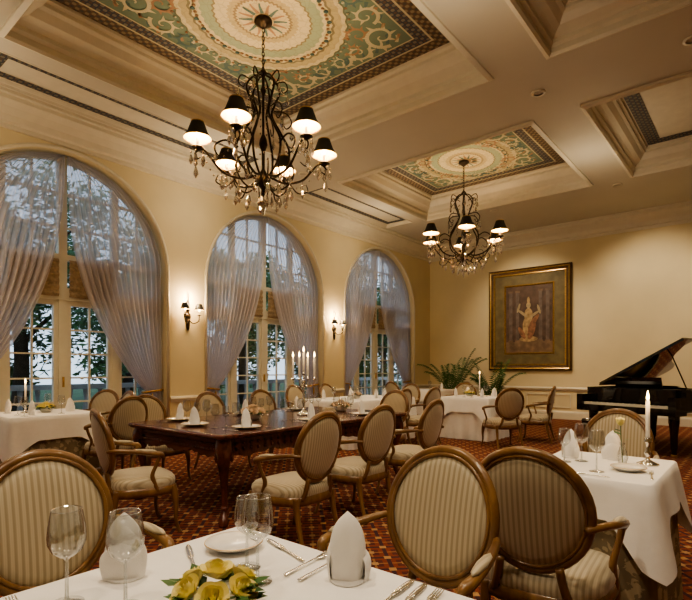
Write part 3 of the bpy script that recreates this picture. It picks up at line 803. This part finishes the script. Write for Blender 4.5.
    for k in range(8):
        a=k*pi/4; drop(.05*cos(a),.05*sin(a),-1.92,1.2)
    b.lathe([(.001,-2.03),(.022,-2.07),(.034,-2.12),(.02,-2.18),(.001,-2.24)],10,(0,0,0),1,False,cap=False)
    return b.mesh('chandelier',[M_iron,M_crys,M_shadeo,M_wax,M_bulb,M_shadei,M_gold]),lamps
CM,LP=chandmesh()
WARM=(1,.69,.37)
def light(kind,name,loc,e,col=WARM,size=.05,parent=None,target=None,cone=70,blend=.8):
    l=bpy.data.lights.new(name,kind); l.energy=e; l.color=col; l.shadow_soft_size=size
    if kind=='SPOT': l.spot_size=math.radians(cone); l.spot_blend=blend
    o=bpy.data.objects.new(name,l); SC.collection.objects.link(o); o.location=loc
    if parent: o.parent=parent
    if target: o.rotation_euler=(Vector(target)-Vector(loc)).to_track_quat('-Z','Y').to_euler()
    return o
for (x,y,rz) in ((-4.41,3.83,-17),(-4.46,8.925,-14)):
    o=place('chandelier',CM,(x,y,HB+.41),math.radians(rz))
    for lp in LP: light('POINT','lamp_light',(lp[0],lp[1],lp[2]+.02),37,parent=o,size=.03)
def sconce():
    b=MB()
    b.lathe([(.001,0),(.06,0),(.05,.02),(.001,.03)],14,m=0,M=Matrix.Rotation(pi/2,4,'Y'),cap=False)
    b.ell((.015,0,-.10),(.015,.035,.12),0,10,8); b.ell((.015,0,.13),(.015,.03,.12),0,10,8)
    sw(b,[(.02,0,.2,.006),(.04,0,.30,.006),(.02,0,.36,.004)],4,6,0)
    for s in (-1,1):
        sw(b,[(.02,0,-.05,.008),(.07,s*.05,-.11,.008),(.12,s*.11,-.08,.008),(.13,s*.12,.0,.007)],5,7,0)
        b.lathe([(.01,0),(.035,.012),(.012,.02)],12,(.13,s*.12,0),0)
        b.lathe([(.01,.02),(.01,.07)],8,(.13,s*.12,0),2); b.lathe([(.004,.07),(.016,.09),(.001,.15)],8,(.13,s*.12,0),3,cap=False)
        b.lathe([(.07,.09),(.04,.18)],18,(.13,s*.12,0),1,cap=False); b.lathe([(.068,.09),(.038,.18)],18,(.13,s*.12,0),4,cap=False)
        b.lathe([(.001,-.02),(.012,-.05),(.001,-.09)],6,(.13,s*.12,0),5,False,cap=False)
    return b.mesh('wall_sconce',[M_iron,M_shadeo,M_wax,M_bulb,M_shadei,M_crys])
SM=sconce()
for y in (1.11,4.97,8.83):
    o=place('wall_sconce',SM,(XL,y,2.18),sc=1.15)
    light('POINT','lamp_light',(.13,0,.24),30,parent=o,size=.04)
for loc in ((-.490,3.17,1.17),(-6.68,2.15,1.17),(-4.03,4.10,1.6),(-4.1,8.85,1.25)): light('POINT','candle_light',loc,3.0,(1,.6,.25),.02)

# ---------------------------------------------------------------- painting
def painting():
    b=MB(); w,h=2.15,2.68
    def rect(o0,o1,y0,y1,m):
        A=[(-w/2+o0,-y0,-h/2+o0),(w/2-o0,-y0,-h/2+o0),(w/2-o0,-y0,h/2-o0),(-w/2+o0,-y0,h/2-o0)]
        B=[(-w/2+o1,-y1,-h/2+o1),(w/2-o1,-y1,-h/2+o1),(w/2-o1,-y1,h/2-o1),(-w/2+o1,-y1,h/2-o1)]
        b.rings([A,B],m,False)
    rect(0,0,0,.06,0); rect(0,.04,.06,.085,0); rect(.04,.07,.085,.07,1); rect(.07,.13,.07,.055,0); rect(.13,.16,.055,.06,1); rect(.16,.17,.06,.03,1)
    rect(.17,.42,.03,.03,2); rect(.42,.45,.03,.045,1); rect(.45,.47,.045,.02,1)
    iw,ih=w/2-.47,h/2-.47
    def q(x0,x1,z0,z1,m,d=.021): b.box(x0,x1,-d-.002,-.01,z0,z1,m)
    q(-iw,iw,-ih,ih,3,.018)
    q(-iw,iw,-ih,-ih+.28,4,.021)
    for x in (-.52,-.34,.26,.44): q(x,x+.09,-ih+.28,ih-.12,5,.023); q(x-.015,x+.105,-ih+.26,-ih+.32,4,.025); q(x-.015,x+.105,ih-.16,ih-.11,4,.025)
    def el(x,z,rx,rz,m,rot=0,d=.028):
        n=20; P=[]
        for i in range(n):
            a=2*pi*i/n; u,v=rx*cos(a),rz*sin(a); P.append((x+u*cos(rot)-v*sin(rot),-d,z+u*sin(rot)+v*cos(rot)))
        b.add(P,[tuple(range(n))],m,False)
    el(0,-.62,.34,.12,4,0,.026); el(0,-.52,.24,.07,6,0,.027)
    el(-.03,-.25,.12,.30,6,.1,.028); el(.08,-.28,.09,.26,7,-.25,.029); el(0,.09,.11,.20,6,0,.030); el(.0,.36,.06,.08,8,0,.031); el(0,.48,.035,.10,6,0,.032)
    el(-.15,.15,.035,.16,8,.9,.033); el(-.26,.30,.03,.13,8,-.3,.034); el(.16,.12,.035,.15,8,-1.0,.035); el(.27,.24,.03,.13,8,.3,.036); el(.13,-.08,.06,.24,7,-.6,.037); el(-.17,-.36,.06,.18,7,.5,.038)
    return b.build('framed_painting',[mat('frame_dark_gilt',(.10,.055,.022),.35,metal=.3,var=.3),M_gold,mat('painting_mat_olive',(.17,.135,.065),.6,var=.25,scale=6),
      mat('oil_maroon',(.10,.06,.045),.5,var=.5,scale=5),mat('oil_brown',(.20,.13,.08),.5,var=.4,scale=6),mat('oil_violet',(.16,.12,.105),.5,var=.3,scale=9),
      mat('oil_ochre',(.45,.31,.16),.5,var=.4,scale=12),mat('oil_red',(.30,.14,.08),.5,var=.4,scale=12),mat('oil_skin',(.42,.33,.2),.5,var=.2,scale=12)],(-4.74,YB-.001,2.56))
painting()

# ---------------------------------------------------------------- piano
def piano(px,py,rz):
    b=MB()
    O=cr([(.30,-.76),(.55,-.75),(.80,-.62),(1.05,-.32),(1.35,-.10),(1.65,.02),(1.84,.22),(1.86,.5),(1.72,.74)],5)
    out=[(0.22,-.76)]+O+[(1.5,.76),(.22,.76)]
    def ext(P,z0,z1,m,M=None):
        b.rings([[(x,y,z0) for x,y in P],[(x,y,z1) for x,y in P]],m,False,True,True,False,M)
        b.add([(x,y,z1) for x,y in P],[tuple(range(len(P)))],m,False,M)
    inn=[(.85+(x-.85)*.955,y*.95) for x,y in out]
    n=len(out)
    b.rings([[(x,y,.64) for x,y in out],[(x,y,.97) for x,y in out],[(x,y,.97) for x,y in inn],[(x,y,.88) for x,y in inn]],0,False,True,True)
    b.add([(x,y,.88) for x,y in inn],[tuple(range(n))],1,False)
    for k in range(26):
        y=-.60+k*.045; xe=1.5-.9*max(0,(.1-y))/.8
        b.tube([(.45,y,.895),(max(.7,xe),y+.04,.895)],.0025,4,2)
    b.box(-.06,.24,-.76,.76,.60,.70,0); b.box(-.06,.24,-.76,-.66,.70,.86,0); b.box(-.06,.24,.66,.76,.70,.86,0)
    b.box(.14,.24,-.66,.66,.70,.96,0)
    for k in range(52):
        y=-.65+k*.025; b.box(-.03,.13,y+.001,y+.024,.70,.735,3)
        if k%7 in (0,1,3,4,5): b.box(.04,.13,y+.019,y+.031,.735,.75,0)
    M=Matrix.Translation((.38,0,.96))@Matrix.Rotation(-.25,4,'Y')
    b.box(-.01,.01,-.36,.36,0,.18,0,M)
    ang=math.radians(28)
    M=Matrix.Translation((0,.76,.985))@Matrix.Rotation(-ang,4,'X')@Matrix.Translation((0,-.76,0))
    lid=[(x,y) for x,y in out if x>=.5]; lid=[(.55,-.75)]+[p for p in lid if p[0]>.56]+[(.55,.76)]
    ext(lid,0,.022,0,M)
    b.box(.56,.92,-.74,.75,.024,.045,0,M)
    p=M@Vector((1.0,-.30,0)); b.tube([(.95,-.42,.95),tuple(p)],.010,6,0)
    for (x,y) in ((.18,-.62),(.18,.62),(1.5,.38)):
        b.lathe([(.03,0),(.035,.06),(.03,.08),(.045,.12),(.05,.3),(.07,.5),(.075,.6),(.055,.65)],12,(x,y,0),0)
        b.lathe([(.02,0),(.04,.0),(.04,.03),(.02,.05)],10,(x,y,0),2)
    b.box(.45,.50,-.10,-.07,.1,.66,0); b.box(.45,.50,.07,.10,.1,.66,0); b.box(.43,.52,-.14,.14,.07,.13,0)
    for y in (-.07,0,.07): b.box(.30,.44,y-.012,y+.012,.085,.10,2)
    b.build('grand_piano',[M_black,M_gold,M_gold,M_ivory],(px,py,0),rz)
    s=MB(); s.box(-.17,.17,-.36,.36,.42,.46,0); 
    P=rrect(.36,.74,8,.03); s.rings([[(x,y,.46) for x,y,_,_,_ in P],[(x*1.02,y*1.01,.48) for x,y,_,_,_ in P],[(x*.97,y*.98,.51) for x,y,_,_,_ in P]],0,True,cap1=True)
    for sx in (-1,1):
        for sy in (-1,1): s.tube([(sx*.14,sy*.32,.43),(sx*.14,sy*.32,0)],[.026,.016],8)
    s.build('piano_bench',[M_black],(px-.34*cos(rz),py-.34*sin(rz),0),rz)
piano(-1.64,8.60,math.radians(70))

# ---------------------------------------------------------------- palms
def palm(seed,H):
    random.seed(seed); b=MB()
    b.lathe([(.001,0),(.13,0),(.16,.05),(.19,.28),(.20,.30),(.17,.30),(.16,.27),(.001,.27)],18,m=0,cap=False)
    for k in range(13):
        a=k*2.4+random.uniform(-.3,.3); L=H*random.uniform(.65,1.1); lean=random.uniform(.4,.9); c,s=cos(a),sin(a); P=[]
        for j in range(13):
            t=j/12; rr=L*lean*(t**1.3)*.7; z=.27+L*(t*1.05-.5*lean*t**2.6); P.append(Vector((rr*c,rr*s,z)))
        b.tube(P,[.008*(1-j/14) for j in range(13)],5,1)
        for j in range(3,13):
            for hf in (0,.5):
                if j==12 and hf: continue
                p=P[j] if not hf else (P[j]+P[j+1])/2
                tg=(P[min(j+1,12)]-P[j-1]).normalized(); sd=tg.cross(Vector((0,0,1))).normalized()
                l=.20*(1-abs(j/12-.45))*H*.8
                for q in (-1,1):
                    d=(tg*.65+sd*q*.8+Vector((0,0,-.15))).normalized(); w=tg*.009
                    b.add([p,p+d*l*.5+w+Vector((0,0,.01)),p+d*l+Vector((0,0,-.04)),p+d*l*.5-w],[(0,1,2,3)],1,False)
    return b.mesh('potted_palm',[M_pot,M_leaf])
place('potted_palm',palm(2,1.65),(-6.3,12.0,0)); place('potted_palm',palm(5,1.4),(-5.25,12.05,0))

# ---------------------------------------------------------------- lights
def down(x,y,e,tx=None,ty=None,tz=0,cone=95):  # spots under the beams: added general fill, plus the back-wall wash
    tx=x if tx is None else tx; ty=y if ty is None else ty
    light('SPOT','fill_wash_spot',(x,y,HB-.02),e*.64,(1,.81,.56),.12,None,(tx,ty,tz),cone)
down(-2.2,1.2,380,cone=120); down(-2.25,6.6,400,cone=120); down(-6.5,6.6,220,cone=120); down(-.3,1.2,300,cone=120); down(-.6,6.6,360,cone=120); down(1.0,3.0,200,-.8,2.6,.7); down(-6.45,1.2,240,cone=120)  # general fill added to brighten room and tables, no known fixtures
down(-4.7,10.9,470,-4.74,YB,2.4,75); down(-2.2,10.9,600,-1.8,YB,2.0,90); down(.2,10.9,420,.3,YB,2.0,90); down(-2.3,11.5,120)
down(-1.0,-.6,330,-1.4,1.2,.7,80)
b=MB()  # rings drawn around the added fill spots and the wall-wash spots
for (x,y) in ((-2.2,1.2),(-2.25,6.6),(-6.5,6.6),(-.3,1.2),(-.6,6.6),(-4.7,10.9),(-2.2,10.9),(.2,10.9)):
    b.lathe([(.06,0),(.09,0),(.09,-.012),(.06,-.012)],18,(x,y,HB),0,cap=False)
b.build('spot_rims',[M_trim])
for (x,y) in ((-6.5,1.2),(-2.2,4.0),(-2.2,9.0),(-6.5,9.2),(-6.7,4.97)):  # added fill points in open air to warm the ceiling, not in a cove
    light('POINT','ceiling_fill',(x,y,4.0),25,(1,.79,.52),.3)

# world
w=bpy.data.worlds.new('dusk_sky'); SC.world=w; w.use_nodes=True; nt=w.node_tree
bg=nt.nodes['Background']; bg.inputs[1].default_value=2.2
tc=nt.nodes.new('ShaderNodeTexCoord'); sp=nt.nodes.new('ShaderNodeSeparateXYZ'); nt.links.new(tc.outputs['Generated'],sp.inputs[0])
r=nt.nodes.new('ShaderNodeValToRGB'); r.color_ramp.elements[0].color=(.54,.64,.74,1); r.color_ramp.elements[1].color=(.25,.36,.52,1); r.color_ramp.elements[1].position=.7
nt.links.new(sp.outputs[2],r.inputs[0]); nt.links.new(r.outputs[0],bg.inputs[0])

# camera
cd=bpy.data.cameras.new('camera'); cam=bpy.data.objects.new('camera',cd); SC.collection.objects.link(cam)
cam.location=(0,0,1.28); cam.rotation_euler=(pi/2,0,math.radians(39.7))
cd.sensor_width=36; cd.lens=36*504/692; cd.shift_y=68/692; cd.clip_start=.03
SC.camera=cam
